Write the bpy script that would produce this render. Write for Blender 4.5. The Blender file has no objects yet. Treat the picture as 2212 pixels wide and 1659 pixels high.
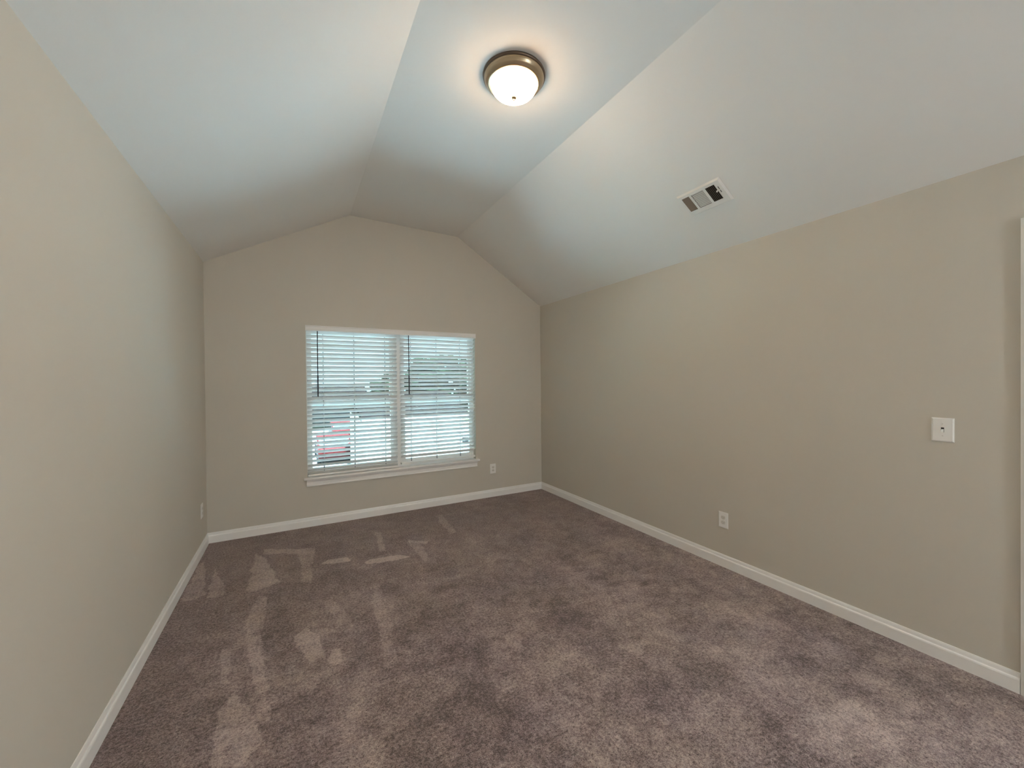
import bpy, bmesh, math, random
import numpy as np
from mathutils import Matrix, Vector

random.seed(4)
SC = bpy.context.scene
COL = SC.collection
PI = math.pi

# ------------------------------------------------------------------ room numbers (metres)
W = 3.603          # left wall x=0, right wall x=W
D = 4.486          # window wall
YB = -1.35         # wall behind the camera
ZL, ZR = 2.549, 2.44
X1, Z1 = 1.241, 3.204
X2, Z2 = 2.443, 3.176
WX0, WX1, WZ0, WZ1 = 0.814, 2.652, 0.495, 2.022    # window opening
TH = 0.15

# ------------------------------------------------------------------ camera
cam = bpy.data.cameras.new('camera')
cam.sensor_width = 36.0
cam.lens = 858.3 / 2212 * 36.0
cam.clip_start = 0.05
cam.clip_end = 400
co = bpy.data.objects.new('camera', cam)
COL.objects.link(co)
yaw, pit, rol = 0.5000, -0.00767, -0.00945
up = Vector((0, 0, 1))
fw = Vector((math.sin(yaw), math.cos(yaw), 0))
rt = Vector((math.cos(yaw), -math.sin(yaw), 0))
fw2 = fw * math.cos(pit) + up * math.sin(pit)
up2 = up * math.cos(pit) - fw * math.sin(pit)
rt3 = rt * math.cos(rol) + up2 * math.sin(rol)
up3 = up2 * math.cos(rol) - rt * math.sin(rol)
M3 = Matrix((rt3, up3, -fw2)).transposed()
co.matrix_world = Matrix.Translation((0.714, 0, 1.447)) @ M3.to_4x4()
SC.camera = co

# ------------------------------------------------------------------ view + world
SC.view_settings.view_transform = 'Standard'
SC.view_settings.look = 'None'
SC.view_settings.gamma = 1.0
SC.view_settings.use_curve_mapping = False
SC.view_settings.exposure = 0.04
SC.cycles.use_denoising = True
SC.cycles.max_bounces = 14
SC.cycles.diffuse_bounces = 10
SC.cycles.sample_clamp_indirect = 0.0

SKY_STRENGTH = 2.0
LAMP_STRENGTH = 98.0
wd = bpy.data.worlds.new('overcast_sky')
SC.world = wd
wd.use_nodes = True
nt = wd.node_tree
nt.nodes.clear()
wo = nt.nodes.new('ShaderNodeOutputWorld')
wb = nt.nodes.new('ShaderNodeBackground')
tc = nt.nodes.new('ShaderNodeTexCoord')
sep = nt.nodes.new('ShaderNodeSeparateXYZ')
cr = nt.nodes.new('ShaderNodeValToRGB')
nt.links.new(tc.outputs['Generated'], sep.inputs[0])
nt.links.new(sep.outputs['Z'], cr.inputs[0])
cr.color_ramp.elements[0].position = 0.0
cr.color_ramp.elements[0].color = (0.57, 0.88, 1.0, 1)
cr.color_ramp.elements[1].position = 0.8
cr.color_ramp.elements[1].color = (0.50, 0.80, 1.0, 1)
nt.links.new(cr.outputs[0], wb.inputs['Color'])
wb.inputs['Strength'].default_value = SKY_STRENGTH
nt.links.new(wb.outputs[0], wo.inputs[0])

# sun from behind the house: the window wall stays in shade, the court beyond it is sunlit
sl = bpy.data.lights.new('sun', 'SUN')
sl.energy = 97.0
sl.color = (0.55, 0.82, 1.0)
sl.angle = math.radians(3)
so = bpy.data.objects.new('sun', sl)
COL.objects.link(so)
so.location = (0, -10, 20)
so.rotation_euler = (math.radians(9), 0, math.radians(-14))

# added fill light behind the camera, brightens the left wall
el = bpy.data.lights.new('added_fill_light', 'POINT')
el.energy = 172.0
el.color = (0.88, 0.95, 1.0)
el.shadow_soft_size = 0.17
eo = bpy.data.objects.new('added_fill_light', el)
COL.objects.link(eo)
eo.location = (3.10, -1.68, 1.93)

# sampling portal in the window opening (adds no light of its own)
pl = bpy.data.lights.new('window_portal', 'AREA')
pl.shape = 'RECTANGLE'
pl.size = WX1 - WX0 - 0.02
pl.size_y = WZ1 - WZ0 - 0.02
pl.cycles.is_portal = True
po = bpy.data.objects.new('window_portal', pl)
COL.objects.link(po)
po.location = ((WX0 + WX1) / 2, D + TH + 0.01, (WZ0 + WZ1) / 2)
po.rotation_euler = (-PI / 2, 0, 0)


# ------------------------------------------------------------------ materials
def mat(name, col, rough=0.6, metal=0.0, bump=None, bstr=0.1, bdist=0.002, var=0.0, varscale=3.0, emit=None, estr=0.0, spec=0.5, detail=3.0):
    m = bpy.data.materials.new(name)
    m.use_nodes = True
    n = m.node_tree
    b = n.nodes['Principled BSDF']
    b.inputs['Base Color'].default_value = (*col, 1)
    b.inputs['Roughness'].default_value = rough
    b.inputs['Metallic'].default_value = metal
    b.inputs['Specular IOR Level'].default_value = spec
    t = n.nodes.new('ShaderNodeTexCoord')
    if var:
        ns = n.nodes.new('ShaderNodeTexNoise')
        ns.inputs['Scale'].default_value = varscale
        ns.inputs['Detail'].default_value = 3
        n.links.new(t.outputs['Object'], ns.inputs['Vector'])
        r = n.nodes.new('ShaderNodeValToRGB')
        r.color_ramp.elements[0].position = 0.3
        r.color_ramp.elements[1].position = 0.7
        r.color_ramp.elements[0].color = (*[c * (1 - var) for c in col], 1)
        r.color_ramp.elements[1].color = (*[min(1, c * (1 + var)) for c in col], 1)
        n.links.new(ns.outputs[0], r.inputs[0])
        n.links.new(r.outputs[0], b.inputs['Base Color'])
    if bump:
        nb = n.nodes.new('ShaderNodeTexNoise')
        nb.inputs['Scale'].default_value = bump
        nb.inputs['Detail'].default_value = detail
        n.links.new(t.outputs['Object'], nb.inputs['Vector'])
        bp = n.nodes.new('ShaderNodeBump')
        bp.inputs['Strength'].default_value = bstr
        bp.inputs['Distance'].default_value = bdist
        n.links.new(nb.outputs[0], bp.inputs['Height'])
        n.links.new(bp.outputs[0], b.inputs['Normal'])
    if emit:
        b.inputs['Emission Color'].default_value = (*emit, 1)
        b.inputs['Emission Strength'].default_value = estr
    return m


M_WALL = mat('greige_wall_paint', (0.60, 0.572, 0.51), 0.75, bump=160, bstr=0.25, bdist=0.001, var=0.012, varscale=1.3, spec=0.3)
M_CEIL = mat('white_ceiling_paint', (0.80, 0.79, 0.765), 0.85, bump=120, bstr=0.2, bdist=0.001, var=0.008, varscale=1.2, spec=0.2)
M_TRIM = mat('white_semi_gloss_trim', (0.87, 0.87, 0.86), 0.35, var=0.01, varscale=8)
M_VINYL = mat('white_vinyl_window', (0.80, 0.80, 0.79), 0.4)
M_SLAT = mat('white_faux_wood_slat', (0.83, 0.83, 0.82), 0.38, bump=30, bstr=0.05, bdist=0.0005)
M_CORD = mat('white_blind_cord', (0.75, 0.75, 0.73), 0.8)
M_TAPE = mat('grey_ladder_cord', (0.16, 0.17, 0.19), 0.8)
M_WAND = mat('dark_translucent_wand', (0.035, 0.028, 0.04), 0.25)
M_BRASS = mat('brushed_bronze_nickel', (0.42, 0.33, 0.22), 0.32, 0.9, bump=200, bstr=0.05, bdist=0.0003)
M_BRASSD = mat('dark_antique_edge', (0.16, 0.12, 0.09), 0.4, 0.85)
M_PLATE = mat('white_plastic_plate', (0.86, 0.86, 0.84), 0.35)
M_PLATE2 = mat('off_white_receptacle', (0.70, 0.69, 0.65), 0.4)
M_DARK = mat('dark_slot', (0.03, 0.028, 0.025), 0.6)
M_VENT = mat('white_painted_steel', (0.78, 0.77, 0.74), 0.45)
M_SLOT = mat('shallow_grey_slot', (0.22, 0.215, 0.20), 0.6)
M_DUCT_SHADE = mat('duct_shade', (0.035, 0.03, 0.025), 0.8)
M_VANE = mat('vane_steel', (0.32, 0.28, 0.23), 0.5)
M_ADDED_HALL = mat('brown_grey_added_hall_carpet', (0.27, 0.22, 0.21), 1.0, bump=120, bstr=0.5, bdist=0.004)
M_DOOR = mat('white_door_paint', (0.80, 0.78, 0.75), 0.4)
M_KNOB = mat('satin_nickel', (0.55, 0.52, 0.47), 0.3, 1.0)
M_GLOW = mat('frosted_glass_lit', (0.95, 0.92, 0.86), 0.4, emit=(1.0, 0.66, 0.39), estr=LAMP_STRENGTH)
# outdoors
M_LAWN = mat('mown_lawn', (0.10, 0.17, 0.05), 0.95, var=0.35, varscale=0.8)
M_CONC = mat('pale_concrete', (0.60, 0.60, 0.59), 0.9, var=0.06, varscale=0.6)
M_ASPH = mat('road_asphalt', (0.22, 0.22, 0.22), 0.95, var=0.1, varscale=1.0)
M_SIDE = mat('cream_lap_siding', (0.62, 0.56, 0.46), 0.8, var=0.03, varscale=1)
M_SHIN = mat('brown_roof_shingle', (0.011, 0.008, 0.0075), 0.95, var=0.25, varscale=5, spec=0.0)
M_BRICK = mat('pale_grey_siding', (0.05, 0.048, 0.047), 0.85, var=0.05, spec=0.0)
M_WHT = mat('outdoor_white_trim', (0.8, 0.8, 0.8), 0.6)
M_PANE = mat('dark_house_window', (0.04, 0.05, 0.06), 0.1)
M_LEAF = mat('green_leaves', (0.010, 0.017, 0.009), 0.85, var=0.4, varscale=2.0, spec=0.0)
M_BARK = mat('tree_bark', (0.11, 0.08, 0.06), 0.95, var=0.2, varscale=6)
M_RED = mat('red_car_paint', (0.06, 0.006, 0.006), 0.4, spec=0.1)
M_SILV = mat('silver_car_paint', (0.45, 0.46, 0.48), 0.3, 0.4)
M_TYRE = mat('black_tyre', (0.02, 0.02, 0.02), 0.9)

# the bulbs sit low in the bowl: it glows strongest underneath
gn = M_GLOW.node_tree
gc = gn.nodes.new('ShaderNodeTexCoord')
gs = gn.nodes.new('ShaderNodeSeparateXYZ')
gr = gn.nodes.new('ShaderNodeMapRange')
gr.inputs['From Min'].default_value = -0.050
gr.inputs['From Max'].default_value = -0.115
gr.inputs['To Min'].default_value = LAMP_STRENGTH * 0.14
gr.inputs['To Max'].default_value = LAMP_STRENGTH
gn.links.new(gc.outputs['Object'], gs.inputs[0])
gn.links.new(gs.outputs['Z'], gr.inputs['Value'])
gn.links.new(gr.outputs[0], gn.nodes['Principled BSDF'].inputs['Emission Strength'])

# thin clear pane
M_GLASS = bpy.data.materials.new('clear_window_glass')
M_GLASS.use_nodes = True
g = M_GLASS.node_tree
g.nodes.clear()
go = g.nodes.new('ShaderNodeOutputMaterial')
gm = g.nodes.new('ShaderNodeMixShader')
gt = g.nodes.new('ShaderNodeBsdfTransparent')
gt.inputs[0].default_value = (0.93, 0.97, 0.96, 1)
gg = g.nodes.new('ShaderNodeBsdfGlossy')
gg.inputs['Roughness'].default_value = 0.02
gf = g.nodes.new('ShaderNodeFresnel')
gf.inputs['IOR'].default_value = 1.35
g.links.new(gf.outputs[0], gm.inputs[0])
g.links.new(gt.outputs[0], gm.inputs[1])
g.links.new(gg.outputs[0], gm.inputs[2])
g.links.new(gm.outputs[0], go.inputs[0])


# ------------------------------------------------------------------ mesh helpers
def obj(name, bm, m, parent=None, smooth=False, bevel=0.0, mx=None):
    me = bpy.data.meshes.new(name)
    bmesh.ops.recalc_face_normals(bm, faces=bm.faces[:])
    if smooth:
        for f in bm.faces:
            f.smooth = True
    bm.to_mesh(me)
    bm.free()
    me.materials.append(m)
    o = bpy.data.objects.new(name, me)
    COL.objects.link(o)
    if parent:
        o.parent = parent
    if bevel:
        b = o.modifiers.new('bevel', 'BEVEL')
        b.width = bevel
        b.segments = 2
        b.limit_method = 'ANGLE'
    return o


def box(bm, x0, x1, y0, y1, z0, z1, mx=None):
    vs = [bm.verts.new((x, y, z)) for x in (x0, x1) for y in (y0, y1) for z in (z0, z1)]
    for f in ((0, 1, 3, 2), (4, 6, 7, 5), (0, 4, 5, 1), (2, 3, 7, 6), (0, 2, 6, 4), (1, 5, 7, 3)):
        bm.faces.new([vs[i] for i in f])
    if mx is not None:
        for v in vs:
            v.co = mx @ v.co
    return vs


def prism(bm, pts, axis, a, b):
    """polygon pts (2-D) extruded from a to b along axis 'x', 'y' or 'z'"""
    def P(p, t):
        return {'x': (t, p[0], p[1]), 'y': (p[0], t, p[1]), 'z': (p[0], p[1], t)}[axis]
    A = [bm.verts.new(P(p, a)) for p in pts]
    B = [bm.verts.new(P(p, b)) for p in pts]
    bm.faces.new(A)
    bm.faces.new(B[::-1])
    n = len(pts)
    for i in range(n):
        bm.faces.new((A[i], B[i], B[(i + 1) % n], A[(i + 1) % n]))
    return A + B


def lathe(bm, prof, seg=64, c=(0, 0, 0)):
    rings = []
    for r, z in prof:
        if r < 1e-6:
            rings.append([bm.verts.new((c[0], c[1], c[2] + z))])
        else:
            rings.append([bm.verts.new((c[0] + r * math.cos(2 * PI * i / seg), c[1] + r * math.sin(2 * PI * i / seg), c[2] + z)) for i in range(seg)])
    for a, b in zip(rings, rings[1:]):
        for i in range(seg):
            j = (i + 1) % seg
            if len(a) == 1 and len(b) == 1:
                continue
            if len(a) == 1:
                bm.faces.new((a[0], b[i], b[j]))
            elif len(b) == 1:
                bm.faces.new((a[i], a[j], b[0]))
            else:
                bm.faces.new((a[i], a[j], b[j], b[i]))


def tube(bm, p, q, r, seg=8):
    p, q = Vector(p), Vector(q)
    d = (q - p).normalized()
    a = d.orthogonal().normalized()
    b = d.cross(a)
    A, B = [], []
    for i in range(seg):
        o = a * math.cos(2 * PI * i / seg) * r + b * math.sin(2 * PI * i / seg) * r
        A.append(bm.verts.new(p + o))
        B.append(bm.verts.new(q + o))
    for i in range(seg):
        j = (i + 1) % seg
        bm.faces.new((A[i], A[j], B[j], B[i]))
    bm.faces.new(A[::-1])
    bm.faces.new(B)


def empty(name, loc=(0, 0, 0)):
    o = bpy.data.objects.new(name, None)
    COL.objects.link(o)
    o.location = loc
    o.empty_display_size = 0.1
    return o


def tag(o, label, cat, group=None):
    o['label'] = label
    o['category'] = cat
    if group:
        o['group'] = group
    return o


def struct(o, label=None):
    o['kind'] = 'structure'
    if label:
        o['label'] = label
    return o


def NB():
    return bmesh.new()


# ------------------------------------------------------------------ shell
def ztop(x):
    if x <= X1:
        return ZL + (Z1 - ZL) * x / X1
    if x <= X2:
        return Z1 + (Z2 - Z1) * (x - X1) / (X2 - X1)
    return Z2 + (ZR - Z2) * (x - X2) / (W - X2)


bm = NB()
E = 0.05   # the wall runs up into the ceiling slab
prism(bm, [(-TH, -0.1), (WX0, -0.1), (WX0, ztop(WX0) + E), (0, ZL + E), (-TH, ZL + E)], 'y', D, D + TH)
prism(bm, [(WX1, -0.1), (W + TH, -0.1), (W + TH, ZR + E), (W, ZR + E), (WX1, ztop(WX1) + E)], 'y', D, D + TH)
prism(bm, [(WX0, -0.1), (WX1, -0.1), (WX1, WZ0 - 0.022), (WX0, WZ0 - 0.022)], 'y', D, D + TH)
prism(bm, [(WX0, WZ1), (WX1, WZ1), (WX1, ztop(WX1) + E), (X2, Z2 + E), (X1, Z1 + E), (WX0, ztop(WX0) + E)], 'y', D, D + TH)
struct(obj('wall_front', bm, M_WALL), 'greige gable-shaped wall around the window')

# back of the room: hall added to hold the fill light, lower flat ceiling
HY = YB - 1.6
bm = NB()
prism(bm, [(-TH, 2.09), (W + TH, 2.09), (W + TH, ZR + E), (W, ZR + E), (X2, Z2 + E), (X1, Z1 + E), (0, ZL + E), (-TH, ZL + E)], 'y', YB - 0.12, YB)  # header set low to keep the fill light off the near ceiling
box(bm, -TH, 0.3, YB - 0.12, YB, -0.1, 2.09)
box(bm, 3.14, W + TH, YB - 0.12, YB, -0.1, 2.09)  # strip widened to hold the fill light off the right wall
struct(obj('wall_back', bm, M_WALL))
bm = NB()
box(bm, 0.15, 0.3, HY, YB - 0.12, -0.1, 2.44)
box(bm, 3.3, 3.45, HY, YB - 0.12, -0.1, 2.44)
box(bm, 0.15, 3.45, HY - 0.15, HY, -0.1, 2.44)
struct(obj('wall_added_hall', bm, M_WALL))
bm = NB()
box(bm, 0.15, 3.45, HY - 0.15, YB - 0.121, 2.44, 2.6)
struct(obj('ceiling_added_hall', bm, M_CEIL))
bm = NB()
box(bm, 0.15, 3.45, HY - 0.15, YB, -0.1, -0.0005)
struct(obj('floor_added_hall', bm, M_ADDED_HALL))

bm = NB()
box(bm, -TH, 0, YB, D, -0.1, ZL + 0.02)
struct(obj('wall_left', bm, M_WALL), 'greige wall on the left')

DY0, DY1, DZ = -0.41, 0.408, 2.09         # door opening in the right wall
bm = NB()
box(bm, W, W + TH, DY1, D, -0.1, ZR + 0.02)
box(bm, W, W + TH, YB, DY0, -0.1, ZR + 0.02)
box(bm, W, W + TH, DY0, DY1, DZ, ZR + 0.02)
struct(obj('wall_right', bm, M_WALL), 'greige wall on the right')

bm = NB()
low = [(-TH, ZL), (0, ZL), (X1, Z1), (X2, Z2), (W, ZR), (W + TH, ZR)]
upp = [(W + TH, ZR + 0.35), (X2, Z2 + 0.3), (X1, Z1 + 0.3), (-TH, ZL + 0.35)]
prism(bm, low + upp, 'y', YB - 0.12, D + TH + 0.001)
struct(obj('ceiling', bm, M_CEIL), 'white vaulted ceiling with two sloped sides and a flat middle')

# --- carpet: a fine grid that carries the nap direction left by the vacuum cleaner
CELL = 0.008
nx = int(W / CELL) + 1
y0f, y1f = YB, D
ny = int((y1f - y0f) / CELL) + 1
xs = np.linspace(0, W, nx)
ys = np.linspace(y0f, y1f, ny)
GX, GY = np.meshgrid(xs, ys)
rng = np.random.default_rng(3)


def lattice(scale_x, scale_y, seed):
    """smooth value noise sampled at the grid"""
    r = np.random.default_rng(seed)
    a = int(W / scale_x) + 3
    b = int((y1f - y0f) / scale_y) + 3
    t = r.random((b, a))
    fx = GX / scale_x
    fy = (GY - y0f) / scale_y
    ix, iy = fx.astype(int), fy.astype(int)
    tx, ty = fx - ix, fy - iy
    tx = tx * tx * (3 - 2 * tx)
    ty = ty * ty * (3 - 2 * ty)
    return (t[iy, ix] * (1 - tx) * (1 - ty) + t[iy, ix + 1] * tx * (1 - ty) + t[iy + 1, ix] * (1 - tx) * ty + t[iy + 1, ix + 1] * tx * ty)


WXN = GX + 0.022 * (lattice(.12, .12, 11) - .5) + 0.02 * (lattice(.04, .04, 12) - .5)
WYN = GY + 0.03 * (lattice(.12, .12, 13) - .5) + 0.02 * (lattice(.04, .04, 14) - .5)


def poly_mask(pts, warp=True):
    X, Y = (WXN, WYN) if warp else (GX, GY)
    inside = np.zeros(X.shape, bool)
    n = len(pts)
    for i in range(n):
        x1_, y1_ = pts[i]
        x2_, y2_ = pts[(i + 1) % n]
        if y1_ == y2_:
            continue
        c = ((y1_ > Y) != (y2_ > Y)) & (X < (x2_ - x1_) * (Y - y1_) / (y2_ - y1_) + x1_)
        inside ^= c
    return inside.astype(float)


NAP = np.zeros(GX.shape)
MARKS = [   # (strength, outline in floor metres)
    (0.42, [(0.406, 4.013), (0.396, 3.294), (0.444, 3.295), (0.602, 3.337), (0.478, 3.870)]),
    (0.38, [(0.143, 3.846), (0.165, 3.345), (0.282, 3.345)]),
    (0.36, [(0.047, 4.049), (0.011, 3.975), (0.035, 3.367), (0.102, 3.348), (0.148, 3.401)]),
    (0.42, [(0.464, 4.055), (0.850, 3.877), (0.860, 3.784), (0.775, 3.749), (0.707, 3.830), (0.472, 3.964)]),
    (0.32, [(0.707, 3.830), (0.861, 3.804), (0.809, 3.518), (0.811, 3.188), (0.741, 3.273), (0.739, 3.623)]),
    (0.70, [(0.874, 3.499), (0.925, 3.564), (1.084, 3.541), (1.090, 3.469), (0.967, 3.474)]),
    (0.75, [(1.175, 3.364), (1.238, 3.404), (1.456, 3.378), (1.535, 3.292), (1.398, 3.283), (1.224, 3.317)]),
    (0.34, [(0.473, 3.196), (0.534, 3.161), (0.532, 2.905), (0.536, 2.603), (0.568, 2.271), (0.615, 1.974), (0.546, 2.013), (0.512, 2.269), (0.481, 2.590), (0.436, 2.852), (0.454, 3.067)]),
    (0.20, [(1.177, 2.979), (1.229, 2.949), (1.197, 2.585), (1.191, 2.374), (1.165, 2.081), (1.100, 2.080), (1.116, 2.320), (1.131, 2.623)]),
    (0.42, [(0.685, 2.587), (0.752, 2.647), (0.820, 2.525), (0.832, 2.309), (0.770, 2.303), (0.726, 2.452)]),
    (0.50, [(0.861, 2.341), (0.914, 2.345), (0.928, 2.234), (0.885, 2.201), (0.855, 2.256)]),
    (0.30, [(0.348, 2.665), (0.392, 2.640), (0.424, 2.335), (0.392, 2.353)]),
    (0.42, [(0.399, 2.150), (0.438, 2.246), (0.519, 2.140), (0.570, 1.899), (0.518, 1.798), (0.411, 1.858)]),
    (0.20, [(0.866, 2.895), (0.924, 2.926), (1.001, 2.585), (1.010, 2.452), (0.949, 2.462), (0.902, 2.641)]),
    (0.22, [(1.748, 2.010), (1.840, 1.958), (1.783, 1.834), (1.709, 1.854)]),
    (0.50, [(1.602, 3.653), (1.762, 3.536), (1.725, 3.486), (1.608, 3.577)]),
    (-0.12, [(0.044, 3.324), (0.603, 3.321), (0.706, 3.293), (0.481, 3.232), (0.247, 3.247), (0.197, 3.095), (0.070, 3.168)]),
    (0.30, [(1.591, 3.611), (1.677, 3.537), (1.671, 3.235), (1.617, 3.119), (1.599, 3.327)]),
    (0.30, [(1.374, 3.991), (1.421, 3.963), (1.386, 3.502), (1.324, 3.517)]),
    (0.30, [(2.021, 4.144), (2.100, 4.149), (2.052, 3.598), (1.983, 3.572)]),
    (0.16, [(2.514, 0.909), (2.966, 0.825), (3.150, 0.662), (2.820, 0.639), (2.449, 0.719), (2.300, 0.802)]),
]
for wgt, pts in MARKS:
    NAP = np.maximum(NAP, wgt * poly_mask(pts)) if wgt > 0 else NAP + wgt * poly_mask(pts)
# broad swept lanes and blotches, stretched along the room
X0, Y0 = GX, GY
GX = np.clip(X0 + 0.16 * (lattice(.30, .30, 31) - .5) + 0.07 * (lattice(.10, .10, 32) - .5), 0, W)
GY = np.clip(Y0 + 0.20 * (lattice(.30, .30, 33) - .5) + 0.07 * (lattice(.10, .10, 34) - .5), y0f, y1f)
blot = (lattice(.15, .80, 21) - .5) * 0.30 + (lattice(.34, .34, 22) - .5) * 0.22 + (lattice(.16, .16, 23) - .5) * 0.28 + (lattice(.08, .08, 24) - .5) * 0.32
GX, GY = X0, Y0
blot += (lattice(.040, .040, 25) - .5) * 0.36 + (lattice(.020, .020, 26) - .5) * 0.30
far = np.clip((GY - 2.0) / 1.8, 0, 1)
edge = np.clip((0.42 - GX) / 0.30, 0, 1)          # the near strip by the left wall is darker
NAP = NAP * (0.75 + 0.5 * lattice(.03, .03, 27)) + blot * (1 - 0.55 * far) * (1 - 0.4 * edge) - 0.20 * edge * (1 - far) - 0.04
verts = np.stack([GX.ravel(), GY.ravel(), np.zeros(GX.size)], 1)
idx = np.arange(nx * ny).reshape(ny, nx)
faces = np.stack([idx[:-1, :-1].ravel(), idx[:-1, 1:].ravel(), idx[1:, 1:].ravel(), idx[1:, :-1].ravel()], 1)
me = bpy.data.meshes.new('floor')
me.vertices.add(len(verts))
me.vertices.foreach_set('co', verts.ravel())
me.loops.add(faces.size)
me.loops.foreach_set('vertex_index', faces.ravel())
me.polygons.add(len(faces))
me.polygons.foreach_set('loop_start', np.arange(0, faces.size, 4))
me.update(calc_edges=True)
at = me.attributes.new('nap', 'FLOAT', 'POINT')
at.data.foreach_set('value', NAP.ravel().astype(np.float32))
M_CARPET = bpy.data.materials.new('brown_grey_cut_pile_carpet')
M_CARPET.use_nodes = True
n = M_CARPET.node_tree
b = n.nodes['Principled BSDF']
b.inputs['Roughness'].default_value = 1.0
b.inputs['Specular IOR Level'].default_value = 0.05
b.inputs['Sheen Weight'].default_value = 0.25
b.inputs['Sheen Roughness'].default_value = 0.5
t = n.nodes.new('ShaderNodeTexCoord')
an = n.nodes.new('ShaderNodeAttribute')
an.attribute_name = 'nap'


def noise(scale, detail, rough=0.5):
    q = n.nodes.new('ShaderNodeTexNoise')
    q.inputs['Scale'].default_value = scale
    q.inputs['Detail'].default_value = detail
    q.inputs['Roughness'].default_value = rough
    n.links.new(t.outputs['Object'], q.inputs['Vector'])
    return q.outputs[0]


def mth(op, a, b_=None, c=None):
    q = n.nodes.new('ShaderNodeMath')
    q.operation = op
    for k, v in enumerate((a, b_, c)):
        if v is None:
            continue
        if isinstance(v, (int, float)):
            q.inputs[k].default_value = v
        else:
            n.links.new(v, q.inputs[k])
    return q.outputs[0]


tuft = noise(75, 3, 0.65)
fib = noise(230, 2, 0.6)
vor = n.nodes.new('ShaderNodeTexVoronoi')
vor.inputs['Scale'].default_value = 70
n.links.new(t.outputs['Object'], vor.inputs['Vector'])
h = mth('MULTIPLY_ADD', mth('SUBTRACT', tuft, 0.5), 1.5, mth('MULTIPLY', mth('SUBTRACT', fib, 0.5), 1.3))
spk = mth('MULTIPLY', mth('MAXIMUM', mth('SUBTRACT', noise(105, 1), 0.60), 0.0), -3.0)
val = mth('ADD', spk, mth('ADD', mth('MULTIPLY', an.outputs['Fac'], 0.70), mth('MULTIPLY_ADD', h, 1.1, 0.43)))
ramp = n.nodes.new('ShaderNodeValToRGB')
e = ramp.color_ramp.elements
e[0].position = 0.0
e[0].color = (0.10, 0.075, 0.070, 1)
e[1].position = 1.0
e[1].color = (0.66, 0.57, 0.54, 1)
k = e.new(0.36)
k.color = (0.28, 0.215, 0.215, 1)
k = e.new(0.60)
k.color = (0.41, 0.34, 0.325, 1)
n.links.new(val, ramp.inputs[0])
# slow hue drift between warm brown and mauve grey
mixn = n.nodes.new('ShaderNodeMixRGB')
mixn.blend_type = 'MULTIPLY'
hr = n.nodes.new('ShaderNodeValToRGB')
hr.color_ramp.elements[0].position = 0.35
hr.color_ramp.elements[0].color = (1.0, 0.95, 0.88, 1)
hr.color_ramp.elements[1].position = 0.65
hr.color_ramp.elements[1].color = (0.98, 0.93, 0.95, 1)
n.links.new(noise(2.2, 5, 0.65), hr.inputs[0])
mixn.inputs[0].default_value = 1.0
n.links.new(ramp.outputs[0], mixn.inputs[1])
n.links.new(hr.outputs[0], mixn.inputs[2])
n.links.new(mixn.outputs[0], b.inputs['Base Color'])
bp = n.nodes.new('ShaderNodeBump')
bp.inputs['Strength'].default_value = 0.9
bp.inputs['Distance'].default_value = 0.006
n.links.new(h, bp.inputs['Height'])
n.links.new(bp.outputs[0], b.inputs['Normal'])
me.materials.append(M_CARPET)
fl = bpy.data.objects.new('floor', me)
COL.objects.link(fl)
struct(fl, 'brown grey cut pile carpet with vacuum marks')

# --- baseboards (profile: depth from wall, height)
BP = [(0, 0.0), (0.014, 0.0), (0.014, 0.060), (0.0125, 0.066), (0.008, 0.071), (0.0065, 0.084), (0.004, 0.0925), (0, 0.0925)]
bm = NB()
prism(bm, [(d, z) for d, z in BP], 'y', YB, D)
struct(obj('baseboard_left', bm, M_TRIM))
bm = NB()
prism(bm, [(D - d, z) for d, z in BP], 'x', 0.004, W - 0.004)
struct(obj('baseboard_front', bm, M_TRIM))
bm = NB()
prism(bm, [(W - d, z) for d, z in BP], 'y', 0.475, D)
struct(obj('baseboard_right', bm, M_TRIM))
bm = NB()
prism(bm, [(YB + d, z) for d, z in BP], 'x', 0.0, 0.3)
prism(bm, [(YB + d, z) for d, z in BP], 'x', 3.14, W)
struct(obj('baseboard_back', bm, M_TRIM))

# --- door in the right wall (only its casing shows)
dr = struct(empty('door_1', (W, 0, 0)), 'white door casing at the right edge')
CP = [(0.0, 0.0), (-0.010, 0.002), (-0.016, 0.016), (-0.018, 0.050), (-0.014, 0.065), (0.0, 0.067)]
bm = NB()
prism(bm, [(d, DY1 + y) for d, y in CP], 'z', 0, DZ + 0.067)
prism(bm, [(d, DY0 - y) for d, y in CP], 'z', 0, DZ + 0.067)
prism(bm, [(d, DZ + y) for d, y in CP], 'y', DY0, DY1)
bmesh.ops.transform(bm, matrix=Matrix.Identity(4), verts=bm.verts[:])
obj('casing', bm, M_TRIM, dr)
bm = NB()
box(bm, 0.0, TH, DY1 - 0.018, DY1, 0, DZ)
box(bm, 0.0, TH, DY0, DY0 + 0.018, 0, DZ)
box(bm, 0.0, TH, DY0 + 0.018, DY1 - 0.018, DZ - 0.018, DZ)
obj('jamb', bm, M_TRIM, dr)
bm = NB()
ya, yb = DY0 + 0.020, DY1 - 0.020
box(bm, 0.030, 0.060, ya, yb, 0.012, DZ - 0.020)
sy = [ya, ya + 0.11, (ya + yb) / 2 - 0.05, (ya + yb) / 2 + 0.05, yb - 0.11, yb]
for i in (0, 2, 4):
    box(bm, 0.022, 0.0302, sy[i], sy[i + 1], 0.012, DZ - 0.020)
for z0_, z1_ in ((0.012, 0.22), (0.86, 0.99), (1.58, 1.68), (1.96, DZ - 0.020)):
    box(bm, 0.022, 0.0302, ya + 0.02, yb - 0.02, z0_, z1_)
slab = obj('door_panel', bm, M_DOOR, dr)
bm = NB()
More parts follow.
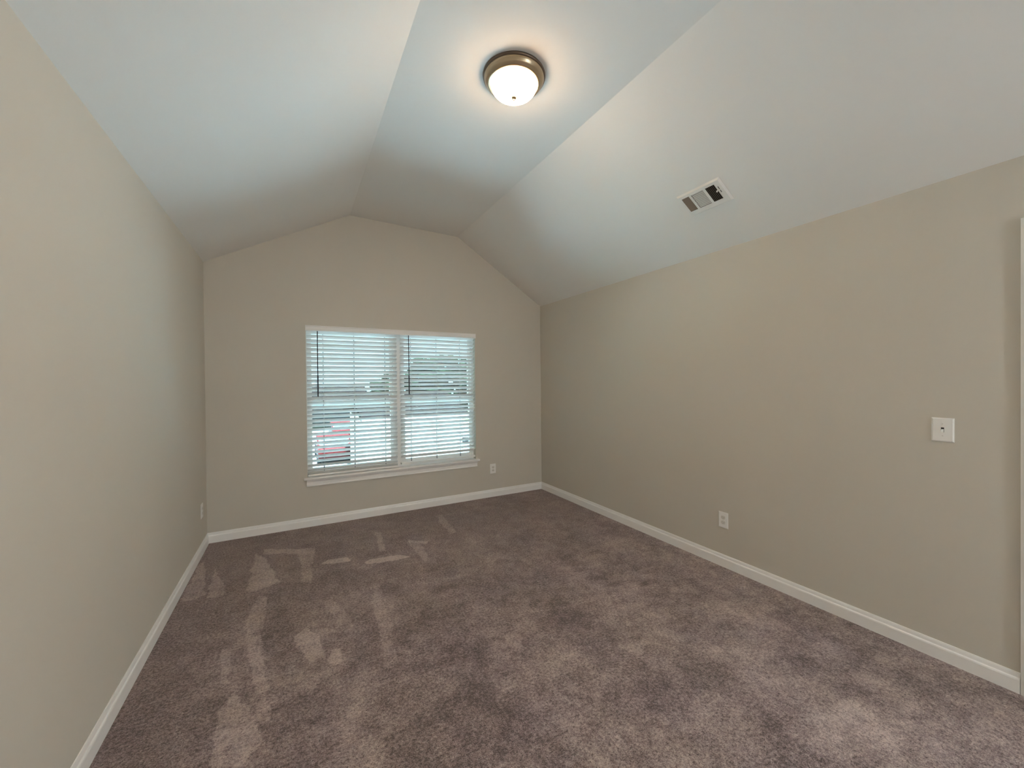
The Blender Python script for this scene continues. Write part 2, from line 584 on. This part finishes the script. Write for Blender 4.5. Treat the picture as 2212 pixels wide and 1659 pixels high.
lathe(bm, [(0.0, 0.0), (0.030, 0.0), (0.030, 0.006), (0.012, 0.010), (0.011, 0.030), (0.024, 0.040), (0.027, 0.052), (0.020, 0.062), (0.0, 0.065)], 32)
bmesh.ops.transform(bm, matrix=Matrix.Translation((0.022, DY0 + 0.085, 0.95)) @ Matrix.Rotation(-PI / 2, 4, 'Y'), verts=bm.verts[:])
obj('door_knob', bm, M_KNOB, slab, smooth=True)

# ------------------------------------------------------------------ window
wn = struct(empty('window_1', ((WX0 + WX1) / 2, D, WZ0)), 'white twin double-hung window behind the blinds')
OX, OY, OZ = wn.location


def wbox(bm, x0, x1, y0, y1, z0, z1):
    box(bm, x0 - OX, x1 - OX, y0 - OY, y1 - OY, z0 - OZ, z1 - OZ)


MC = 1.733     # centre of the mullion
bm = NB()
wbox(bm, MC - 0.030, MC + 0.030, D + 0.062, D + TH, WZ0, WZ1)
wbox(bm, MC - 0.020, MC + 0.020, D + 0.056, D + 0.0622, WZ0, WZ1)
obj('mullion', bm, M_VINYL, wn)
for a, c in ((WX0, MC - 0.030), (MC + 0.030, WX1)):
    bm = NB()
    fw_ = 0.022
    wbox(bm, a, a + fw_, D + 0.070, D + TH, WZ0, WZ1)
    wbox(bm, c - fw_, c, D + 0.070, D + TH, WZ0, WZ1)
    wbox(bm, a + fw_, c - fw_, D + 0.070, D + TH, WZ0, WZ0 + 0.03)
    wbox(bm, a + fw_, c - fw_, D + 0.070, D + TH, WZ1 - 0.03, WZ1)
    obj('window_frame', bm, M_VINYL, wn)
    ia, ic = a + fw_, c - fw_
    zm = 1.232
    # lower sash sits inside, upper sash outside
    for nm, yA, yB, zA, zB, st in (('lower_sash', D + 0.078, D + 0.106, WZ0 + 0.03, zm + 0.030, 0.030), ('upper_sash', D + 0.112, D + 0.140, zm - 0.030, WZ1 - 0.03, 0.030)):
        bm = NB()
        wbox(bm, ia, ia + st, yA, yB, zA, zB)
        wbox(bm, ic - st, ic, yA, yB, zA, zB)
        wbox(bm, ia + st, ic - st, yA, yB, zA, zA + (0.045 if nm == 'lower_sash' else 0.036))
        wbox(bm, ia + st, ic - st, yA, yB, zB - 0.036, zB)
        s = obj(nm, bm, M_VINYL, wn)
        bm = NB()
        ym = (yA + yB) / 2
        wbox(bm, ia + st - 0.003, ic - st + 0.003, ym - 0.002, ym + 0.002, zA + 0.033, zB - 0.033)
        obj('glass_pane', bm, M_GLASS, s)
        if nm == 'lower_sash':
            bm = NB()
            xm = (ia + ic) / 2
            wbox(bm, xm - 0.03, xm + 0.03, yA + 0.004, yB - 0.002, zB, zB + 0.012)
            obj('sash_lock', bm, M_VINYL, s)

# stool and apron
bm = NB()
st = [(-0.040, -0.005), (-0.036, 0.0), (0.071, 0.0), (0.071, -0.022), (-0.036, -0.022), (-0.040, -0.016)]
prism(bm, [(D + y, WZ0 + z) for y, z in st], 'x', WX0, WX1)
for xa, xb in ((0.783, WX0), (WX1, 2.688)):
    prism(bm, [(D + y, WZ0 + z) for y, z in [(-0.040, -0.005), (-0.036, 0.0), (-0.0005, 0.0), (-0.0005, -0.022), (-0.036, -0.022), (-0.040, -0.016)]], 'x', xa, xb)
struct(obj('trim_1', bm, M_TRIM), 'white window stool under the blinds')
bm = NB()
ap = [(0, -0.0225), (-0.026, -0.0225), (-0.024, -0.034), (-0.015, -0.045), (-0.012, -0.076), (-0.016, -0.080), (-0.016, -0.088), (0, -0.092)]
prism(bm, [(D + y - 0.0003, WZ0 + z) for y, z in ap], 'x', 0.806, 2.664)
struct(obj('trim_2', bm, M_TRIM), 'white apron moulding below the window stool')


# ------------------------------------------------------------------ blinds
BY = D + 0.030                       # centre plane of the slats
TILT = math.radians(43)
PITCH = 0.0452


def slat_section(w=0.050, t=0.0028, crown=0.0022, nseg=6):
    top, bot = [], []
    for i in range(nseg + 1):
        u = -w / 2 + w * i / nseg
        c = crown * (1 - (2 * u / w) ** 2)
        top.append((u, c + t / 2))
        bot.append((u, c - t / 2))
    return top + bot[::-1]


SEC = slat_section()


def add_slat(bm, x0, x1, zc, ang, yc=BY, sag=0.0):
    ca, sa = math.cos(ang), math.sin(ang)
    # room edge (negative y) high, outer edge low
    pts = [(yc + u * ca + v * sa, zc - u * sa + v * ca) for u, v in SEC]
    N = 5
    rows = []
    for i in range(N + 1):
        x = x0 + (x1 - x0) * i / N
        dz = sag * math.sin(PI * i / N)
        rows.append([bm.verts.new((x, y, z + dz)) for y, z in pts])
    for a, b_ in zip(rows, rows[1:]):
        for i in range(len(pts)):
            j = (i + 1) % len(pts)
            bm.faces.new((a[i], a[j], b_[j], b_[i]))
    bm.faces.new(rows[0])
    bm.faces.new(rows[-1][::-1])


def blind(x0, x1, zrail, ladders, wandx, stacked, label):
    r = empty('window_blind', ((x0 + x1) / 2, BY, zrail))
    tag(r, label, 'blind', 'white slatted blinds in the window')
    ox, oy, oz = r.location

    def fin(bm):
        bmesh.ops.translate(bm, vec=(-ox, -oy, -oz), verts=bm.verts[:])
        return bm
    bm = NB()
    zt = 1.962
    z = zt
    zs = []
    while z > zrail + (0.085 if stacked else 0.055):
        a = TILT + math.radians(random.uniform(-2.0, 2.0))
        add_slat(bm, x0 + random.uniform(0, .0015), x1 - random.uniform(0, .0015), z + random.uniform(-.0012, .0012), a, sag=random.uniform(-.002, 0))
        zs.append(z)
        z -= PITCH
    if stacked:
        add_slat(bm, x0, x1, zrail + 0.060, math.radians(28))
        add_slat(bm, x0, x1, zrail + 0.037, math.radians(5))
        add_slat(bm, x0 + .001, x1, zrail + 0.030, 0)
    obj('slats', fin(bm), M_SLAT, r, smooth=False)
    bm = NB()
    box(bm, x0, x1, BY - 0.026, BY + 0.024, zrail, zrail + 0.021)
    rail = obj('bottom_rail', fin(bm), M_SLAT, r, bevel=0.003)
    for lx in ladders:
        bm = NB()
        tube(bm, (lx, BY - 0.0255, zrail + 0.011), (lx, BY - 0.0280, zrail + 0.011), 0.004, 10)
        obj('cord_button', fin(bm), M_PLATE, r)
    bm = NB()
    box(bm, x0 + 0.004, x1 - 0.004, D + 0.008, D + 0.052, 1.984, WZ1 - 0.001)
    obj('headrail', fin(bm), M_SLAT, r)
    for lx in ladders:
        bm = NB()
        tube(bm, (lx, BY - 0.0228, zrail + 0.02), (lx, BY - 0.0228, 1.985), 0.0009, 6)
        obj('ladder_cord', fin(bm), M_CORD, r)
        bm = NB()
        box(bm, lx - 0.0045, lx + 0.0045, BY + 0.0226, BY + 0.0234, zrail + 0.02, 1.985)
        obj('rear_tape', fin(bm), M_TAPE, r)
    bm = NB()
    yw = D - 0.004
    tube(bm, (wandx, D - 0.003, 1.985), (wandx, yw - .002, 1.52), 0.0046, 6)
    tube(bm, (wandx, yw - .002, 1.52), (wandx, yw - .002, 1.305), 0.0066, 6)
    obj('tilt_wand', fin(bm), M_WAND, r)
    return r


blind(WX0 + 0.006, 1.714, WZ0 + 0.006, (0.972, 1.270, 1.590), 0.919, True, 'left white slatted blind, lowered fully onto the window sill')
blind(1.752, WX1 - 0.006, WZ0 + 0.026, (1.875, 2.176, 2.470), 1.842, False, 'right white slatted blind, bottom rail hanging just above the sill')

va = empty('blind_valance', ((WX0 + WX1) / 2, D, 2.0))
tag(va, 'long white valance board across the top of both window blinds', 'valance')
bm = NB()
vp = [(-0.0185, -0.030), (-0.0205, -0.026), (-0.0205, -0.012), (-0.0175, -0.008), (-0.0175, 0.012), (-0.0225, 0.018), (-0.0225, 0.024), (-0.0085, 0.024), (-0.0085, -0.030)]
prism(bm, vp, 'x', WX0 - OX + 0.001, WX1 - OX - 0.001)
obj('board', bm, M_SLAT, va)
for sx in (WX0 - OX - 0.003, WX1 - OX - 0.001):
    bm = NB()
    box(bm, sx, sx + 0.004, -0.023, -0.0006, -0.030, 0.024)
    obj('return_end', bm, M_SLAT, va)

# ------------------------------------------------------------------ ceiling light
LX, LY = 1.836, 1.994
LZ = ztop(LX)
cl = empty('ceiling_light', (LX, LY, LZ))
tag(cl, 'round flush-mount ceiling light with lit frosted bowl and bronze ring', 'ceiling light')
slope = math.atan2(Z2 - Z1, X2 - X1)
cl.rotation_euler = (0, -slope, 0)
bm = NB()
lathe(bm, [(0.0, -0.0005), (0.177, -0.0005), (0.179, -0.006), (0.177, -0.013), (0.170, -0.016)], 96)
obj('mounting_rim', bm, M_BRASSD, cl, smooth=True)
bm = NB()
lathe(bm, [(0.170, -0.014), (0.171, -0.020), (0.166, -0.026), (0.163, -0.034), (0.157, -0.041), (0.150, -0.046), (0.1475, -0.050), (0.140, -0.052), (0.1335, -0.050), (0.1335, -0.030)], 96)
obj('ring', bm, M_BRASS, cl, smooth=True)
bm = NB()
prof = [(0.131, -0.036), (0.1325, -0.048)]
for i in range(1, 15):
    a = i / 14 * PI / 2
    prof.append((0.1325 * math.cos(a) ** 0.85 if i < 14 else 0.0, -0.048 - 0.072 * math.sin(a)))
lathe(bm, prof, 96)
obj('glass_bowl', bm, M_GLOW, cl, smooth=True)
bm = NB()
lathe(bm, [(0.0, -0.118), (0.0135, -0.1195), (0.0160, -0.123), (0.0135, -0.127), (0.006, -0.130), (0.0030, -0.132), (0.0048, -0.135), (0.0042, -0.139), (0.0, -0.141)], 32)
obj('finial', bm, M_BRASS, cl, smooth=True)

# ------------------------------------------------------------------ air vent on the right slope
sd = Vector((W - X2, 0, ZR - Z2)).normalized()          # down the slope
P = Vector((3.119, 1.928, 0))
P.z = ztop(P.x)
nrm = Vector((0, -1, 0)).cross(sd)
if nrm.z > 0:
    nrm = -nrm
VM = Matrix((Vector((0, -1, 0)), sd, nrm)).transposed().to_4x4()
VM.translation = P
vt = empty('air_vent')
vt.matrix_world = VM
tag(vt, 'white three-way ceiling air vent on the right sloped ceiling', 'air vent')
VL, VH = 0.320, 0.196
bm = NB()
box(bm, 0.015, VL - 0.015, 0.015, VH - 0.015, 0.0004, 0.0012)
obj('dark_duct_sheet', bm, M_DUCT_SHADE, vt)  # dark sheet on the ceiling, painted as the shade inside a duct
zt = 0.012
banks = ((0.027, 0.084), (0.101, 0.191), (0.209, 0.274))
v0, v1 = 0.030, 0.152
bm = NB()
t_ = 0.0012


def plate(x0, x1, y0, y1):
    box(bm, x0, x1, y0, y1, zt - t_, zt)


e_ = 0.010
plate(e_, banks[0][0], e_, VH - e_)
plate(banks[2][1], VL - e_, e_, VH - e_)
plate(banks[0][0], banks[2][1], e_, v0)
plate(banks[0][0], banks[2][1], v1, VH - e_)
plate(banks[0][1], banks[1][0], v0, v1)
plate(banks[1][1], banks[2][0], v0, v1)
# sloping flange round the edge
o4 = [(0, 0), (VL, 0), (VL, VH), (0, VH)]
i4 = [(e_, e_), (VL - e_, e_), (VL - e_, VH - e_), (e_, VH - e_)]
for i in range(4):
    j = (i + 1) % 4
    vs = [bm.verts.new((*o4[i], 0.0004)), bm.verts.new((*o4[j], 0.0004)), bm.verts.new((*i4[j], zt)), bm.verts.new((*i4[i], zt))]
    bm.faces.new(vs)
    vs = [bm.verts.new((*o4[i], 0.0004)), bm.verts.new((*o4[j], 0.0004)), bm.verts.new((*i4[j], zt - t_)), bm.verts.new((*i4[i], zt - t_))]
    bm.faces.new(vs[::-1])
obj('faceplate', bm, M_VENT, vt)


def vanes(b0, b1, nv, ang, along, m):
    bm = NB()
    for i in range(nv):
        c = b0 + (b1 - b0) * (i + 0.5) / nv
        R = Matrix.Translation((c, 0, 0.0065) if along == 'v' else (0, c, 0.0065)) @ Matrix.Rotation(ang, 4, 'Y' if along == 'v' else 'X')
        if along == 'v':
            box(bm, -0.0004, 0.0004, v0, v1, -0.005, 0.005, R)
        else:
            box(bm, banks[1][0], banks[1][1], -0.0005, 0.0005, -0.0048, 0.0048, R)
    return obj('louvre', bm, m, vt)


vanes(*banks[0], 7, math.radians(-58), 'v', M_VANE)
vanes(v0, v1, 10, math.radians(-38), 'u', M_VENT)
vanes(*banks[2], 6, math.radians(38), 'v', M_VANE)
bm = NB()
box(bm, 0.286, 0.290, 0.055, 0.105, zt, zt + 0.0006)
obj('lever_slot', bm, M_DARK, vt)
bm = NB()
box(bm, 0.270, 0.292, 0.078, 0.083, zt + 0.0008, zt + 0.004)
box(bm, 0.270, 0.274, 0.076, 0.085, zt + 0.004, zt + 0.016)
obj('lever', bm, M_VENT, vt)
for (sx, sy_) in ((0.014, VH / 2), (VL - 0.014, VH / 2)):
    bm = NB()
    lathe(bm, [(0.0, 0.0016), (0.003, 0.0012), (0.0038, 0.0)], 12, (sx, sy_, zt))
    obj('screw', bm, M_VENT, vt)


# ------------------------------------------------------------------ wall plates (local: x across, z up, -y out of the wall)
def plate_mesh(w, h, t=0.0055, e=0.006):
    bm = NB()
    o = [(-w / 2, -h / 2), (w / 2, -h / 2), (w / 2, h / 2), (-w / 2, h / 2)]
    i_ = [(-w / 2 + e, -h / 2 + e), (w / 2 - e, -h / 2 + e), (w / 2 - e, h / 2 - e), (-w / 2 + e, h / 2 - e)]
    A = [bm.verts.new((x, -0.0003, z)) for x, z in o]
    A2 = [bm.verts.new((x, -0.0025, z)) for x, z in o]
    B = [bm.verts.new((x, -t, z)) for x, z in i_]
    for a, b_ in ((A, A2), (A2, B)):
        for k_ in range(4):
            j = (k_ + 1) % 4
            bm.faces.new((a[k_], a[j], b_[j], b_[k_]))
    bm.faces.new(B)
    bm.faces.new(A[::-1])
    return bm


def wall_outlet(loc, rz, label, w=0.078, h=0.122):
    r = empty('wall_outlet', loc)
    r.rotation_euler = (0, 0, rz)
    tag(r, label, 'outlet', 'white wall outlets')
    obj('cover_plate', plate_mesh(w, h), M_PLATE, r)
    for s in (-1, 1):
        zc = s * 0.0195
        bm = NB()
        pts = []
        for i in range(32):
            a = 2 * PI * i / 32
            pts.append((0.0172 * math.cos(a), zc + max(-0.0125, min(0.0125, 0.0172 * math.sin(a)))))
        uniq = []
        for p_ in pts:
            if not uniq or (abs(p_[0] - uniq[-1][0]) + abs(p_[1] - uniq[-1][1])) > 1e-5:
                uniq.append(p_)
        prism(bm, uniq, 'y', -0.0075, -0.0050)
        rec = obj('receptacle', bm, M_PLATE2, r)
        bm = NB()
        box(bm, -0.0075, -0.0055, -0.0078, -0.0074, zc - 0.002, zc + 0.0065)
        box(bm, 0.0055, 0.0075, -0.0078, -0.0074, zc - 0.002, zc + 0.0055)
        box(bm, -0.002, 0.002, -0.0078, -0.0074, zc - 0.0095, zc - 0.0055)
        obj('slot', bm, M_SLOT, rec)
    bm = NB()
    prism(bm, [(0.003 * math.cos(a * PI / 8), 0.003 * math.sin(a * PI / 8)) for a in range(16)], 'y', -0.0066, -0.005)
    obj('screw', bm, M_PLATE2, r)
    return r


wall_outlet((2.880, D, 0.349), 0, 'small white outlet on the window wall, right of the window sill')
wall_outlet((W, 1.905, 0.360), -PI / 2, 'white outlet low on the right wall above the baseboard')
wall_outlet((0, 4.255, 0.360), PI / 2, 'white outlet low on the left wall beside the far corner')

sw = empty('light_switch', (W, 0.722, 1.178))
sw.rotation_euler = (0, 0, -PI / 2)
tag(sw, 'white toggle light switch on the right wall near the door', 'light switch')
obj('cover_plate', plate_mesh(0.082, 0.122), M_PLATE, sw)
bm = NB()
box(bm, -0.0055, 0.0055, -0.0058, -0.0050, -0.0125, 0.0125)
obj('toggle_slot', bm, M_DARK, sw)
bm = NB()
prism(bm, [(-0.0055, -0.011), (-0.0055, 0.004), (-0.0155, -0.006), (-0.0165, -0.012)], 'x', -0.0042, 0.0042)
obj('toggle', bm, M_PLATE, sw)
for s in (-1, 1):
    bm = NB()
    prism(bm, [(0.003 * math.cos(a * PI / 8), s * 0.030 + 0.003 * math.sin(a * PI / 8)) for a in range(16)], 'y', -0.0063, -0.005)
    obj('screw', bm, M_PLATE2, sw)

# ------------------------------------------------------------------ outdoors, one storey down
GZ = -3.0
bm = NB()
box(bm, -TH - 3, W + TH + 3, YB - TH, D + TH, GZ, -0.101)
struct(obj('wall_exterior', bm, M_BRICK), 'ground floor storey below the room')
bm = NB()
box(bm, -70, 90, D + TH + 0.04, 130, GZ - 0.2, GZ)
struct(obj('ground', bm, M_LAWN), 'green lawn outside the window')
bm = NB()
box(bm, -60, 80, 16.2, 41.5, GZ + 0.001, GZ + 0.03)
struct(obj('parking_lot', bm, M_ASPH), 'grey parking lot outside the window')
bm = NB()
box(bm, -3, 14, D + TH + 0.05, 16.1, GZ + 0.001, GZ + 0.04)
struct(obj('driveway', bm, M_CONC), 'pale concrete parking court outside the window')


def house(x0, x1, y0, y1, h, rise, m, label, lights_):
    r = empty('neighbour_house', ((x0 + x1) / 2, y0, GZ))
    tag(r, label, 'house', 'houses outside the window')
    w, d = x1 - x0, y1 - y0
    bm = NB()
    box(bm, -w / 2, w / 2, 0, d, 0, h)
    nb_ = int(h / 0.18)
    for i in range(nb_):     # lap siding courses
        prism(bm, [(-0.02, i * 0.18), (0, i * 0.18 + 0.17), (0, i * 0.18)], 'x', -w / 2, w / 2)
    obj('siding', bm, m, r)
    bm = NB()
    prism(bm, [(-0.4, h), (d / 2, h + rise), (d + 0.4, h), (d + 0.4, h + 0.18), (d / 2, h + rise + 0.2), (-0.4, h + 0.18)], 'x', -w / 2 - 0.3, w / 2 + 0.3)
    obj('roof', bm, M_SHIN, r)
    bm = NB()
    box(bm, -w / 2 - 0.3, w / 2 + 0.3, -0.47, -0.401, h - 0.02, h + 0.17)
    obj('gutter', bm, M_WHT, r)
    for cx in (-w / 2, w / 2):
        bm = NB()
        box(bm, cx - 0.07, cx + 0.07, -0.035, 0.1, 0, h)
        obj('corner_board', bm, M_WHT, r)
    for k_, fx in enumerate(lights_):
        bm = NB()
        cx = fx * w
        box(bm, cx - 0.55, cx + 0.55, -0.05, 0.0, 0.9, 2.2)
        f = obj('window_trim', bm, M_WHT, r)
        bm = NB()
        box(bm, cx - 0.45, cx + 0.45, -0.06, -0.051, 1.0, 2.1)
        obj('pane', bm, M_PANE, f)
    return r


house(3.3, 7.3, 17.0, 23.0, 2.85, 0.95, M_SIDE, 'small cream sided house with brown roof seen through the right blind', ())
house(0.5, 7.0, 42.0, 50.0, 2.6, 1.5, M_BRICK, 'grey house far off seen through the left blind', ())


def tree(x, y, h, rad, seed, label):
    rr = random.Random(seed)
    r = empty('tree', (x, y, GZ))
    tag(r, label, 'tree', 'trees outside the window')
    bm = NB()
    lathe(bm, [(0.0, 0), (0.22, 0), (0.16, h * 0.3), (0.09, h * 0.75), (0.0, h * 0.8)], 12)
    obj('trunk', bm, M_BARK, r, smooth=True)
    bm = NB()
    for _ in range(80):
        a = rr.uniform(0, 2 * PI)
        q = rr.random() ** 0.5
        zz = rr.uniform(0.32, 0.97)
        rad_here = rad * math.sin(PI * min(1, (1.08 - zz) * 1.1)) if zz > 0.55 else rad * 0.9
        c = Vector((q * rad_here * math.cos(a), q * rad_here * math.sin(a), zz * h))
        s = rr.uniform(0.28, 0.5) * rad * 0.6
        res = bmesh.ops.create_icosphere(bm, subdivisions=2, radius=s)
        for v in res['verts']:
            v.co = v.co * rr.uniform(0.78, 1.2) + c
    obj('crown', bm, M_LEAF, r)
    return r


tree(5.7, 26.5, 4.5, 1.2, 1, 'short dark tree directly behind the cream house, leftmost of the near row')
tree(8.6, 26.8, 6.0, 1.45, 2, 'tall dark tree behind the cream house, middle of the near row')
tree(12.3, 27.2, 6.3, 1.45, 4, 'tall dark tree behind the cream house, rightmost of the near row')
tree(7.3, 32.0, 5.2, 1.3, 6, 'dark tree in the gap behind the two left trees of the near row')
tree(11.9, 32.2, 6.7, 1.6, 7, 'tallest dark tree standing behind the rightmost near tree')
tree(-1.2, 55.0, 5.0, 1.6, 5, 'distant tree left of the grey house')


def car(x, y, rz, m, label):
    r = empty('parked_car', (x, y, GZ + 0.04))
    r.rotation_euler = (0, 0, rz)
    tag(r, label, 'car', 'parked cars outside the window')
    bm = NB()
    body = [(-2.15, 0.28), (-2.2, 0.62), (-2.1, 0.86), (-1.45, 0.95), (-0.95, 1.40), (0.55, 1.42), (1.15, 0.98), (2.0, 0.84), (2.2, 0.62), (2.15, 0.28)]
    prism(bm, body, 'y', -0.86, 0.86)
    bd = obj('body', bm, m, r, bevel=0.08)
    for s in (-1, 1):
        for pg in ([(-1.22, 0.98), (-0.88, 1.32), (-0.15, 1.34), (-0.15, 0.98)], [(-0.05, 0.98), (-0.05, 1.34), (0.50, 1.34), (0.92, 0.98)]):
            bm = NB()
            prism(bm, pg, 'y', s * 0.862, s * 0.872)
            obj('side_window', bm, M_PANE, r)
    bm = NB()
    prism(bm, [(-1.43, 0.975), (-1.00, 1.36), (-1.03, 1.38), (-1.47, 0.975)], 'y', -0.70, 0.70)
    obj('windscreen', bm, M_PANE, r)
    for wx in (-1.35, 1.35):
        for s in (-1, 1):
            bm = NB()
            tube(bm, (wx, s * 0.70, 0.32), (wx, s * 0.88, 0.32), 0.32, 24)
            obj('wheel', bm, M_TYRE, r)
    return r


car(2.6, 25.5, PI / 2, M_RED, 'nearest red car in the parking lot behind the left blind')
car(3.9, 33.0, PI / 2, M_RED, 'farther red car in the parking lot behind the left blind')
car(0.3, 31.0, PI / 2, M_SILV, 'silver car in the parking lot behind the left blind')
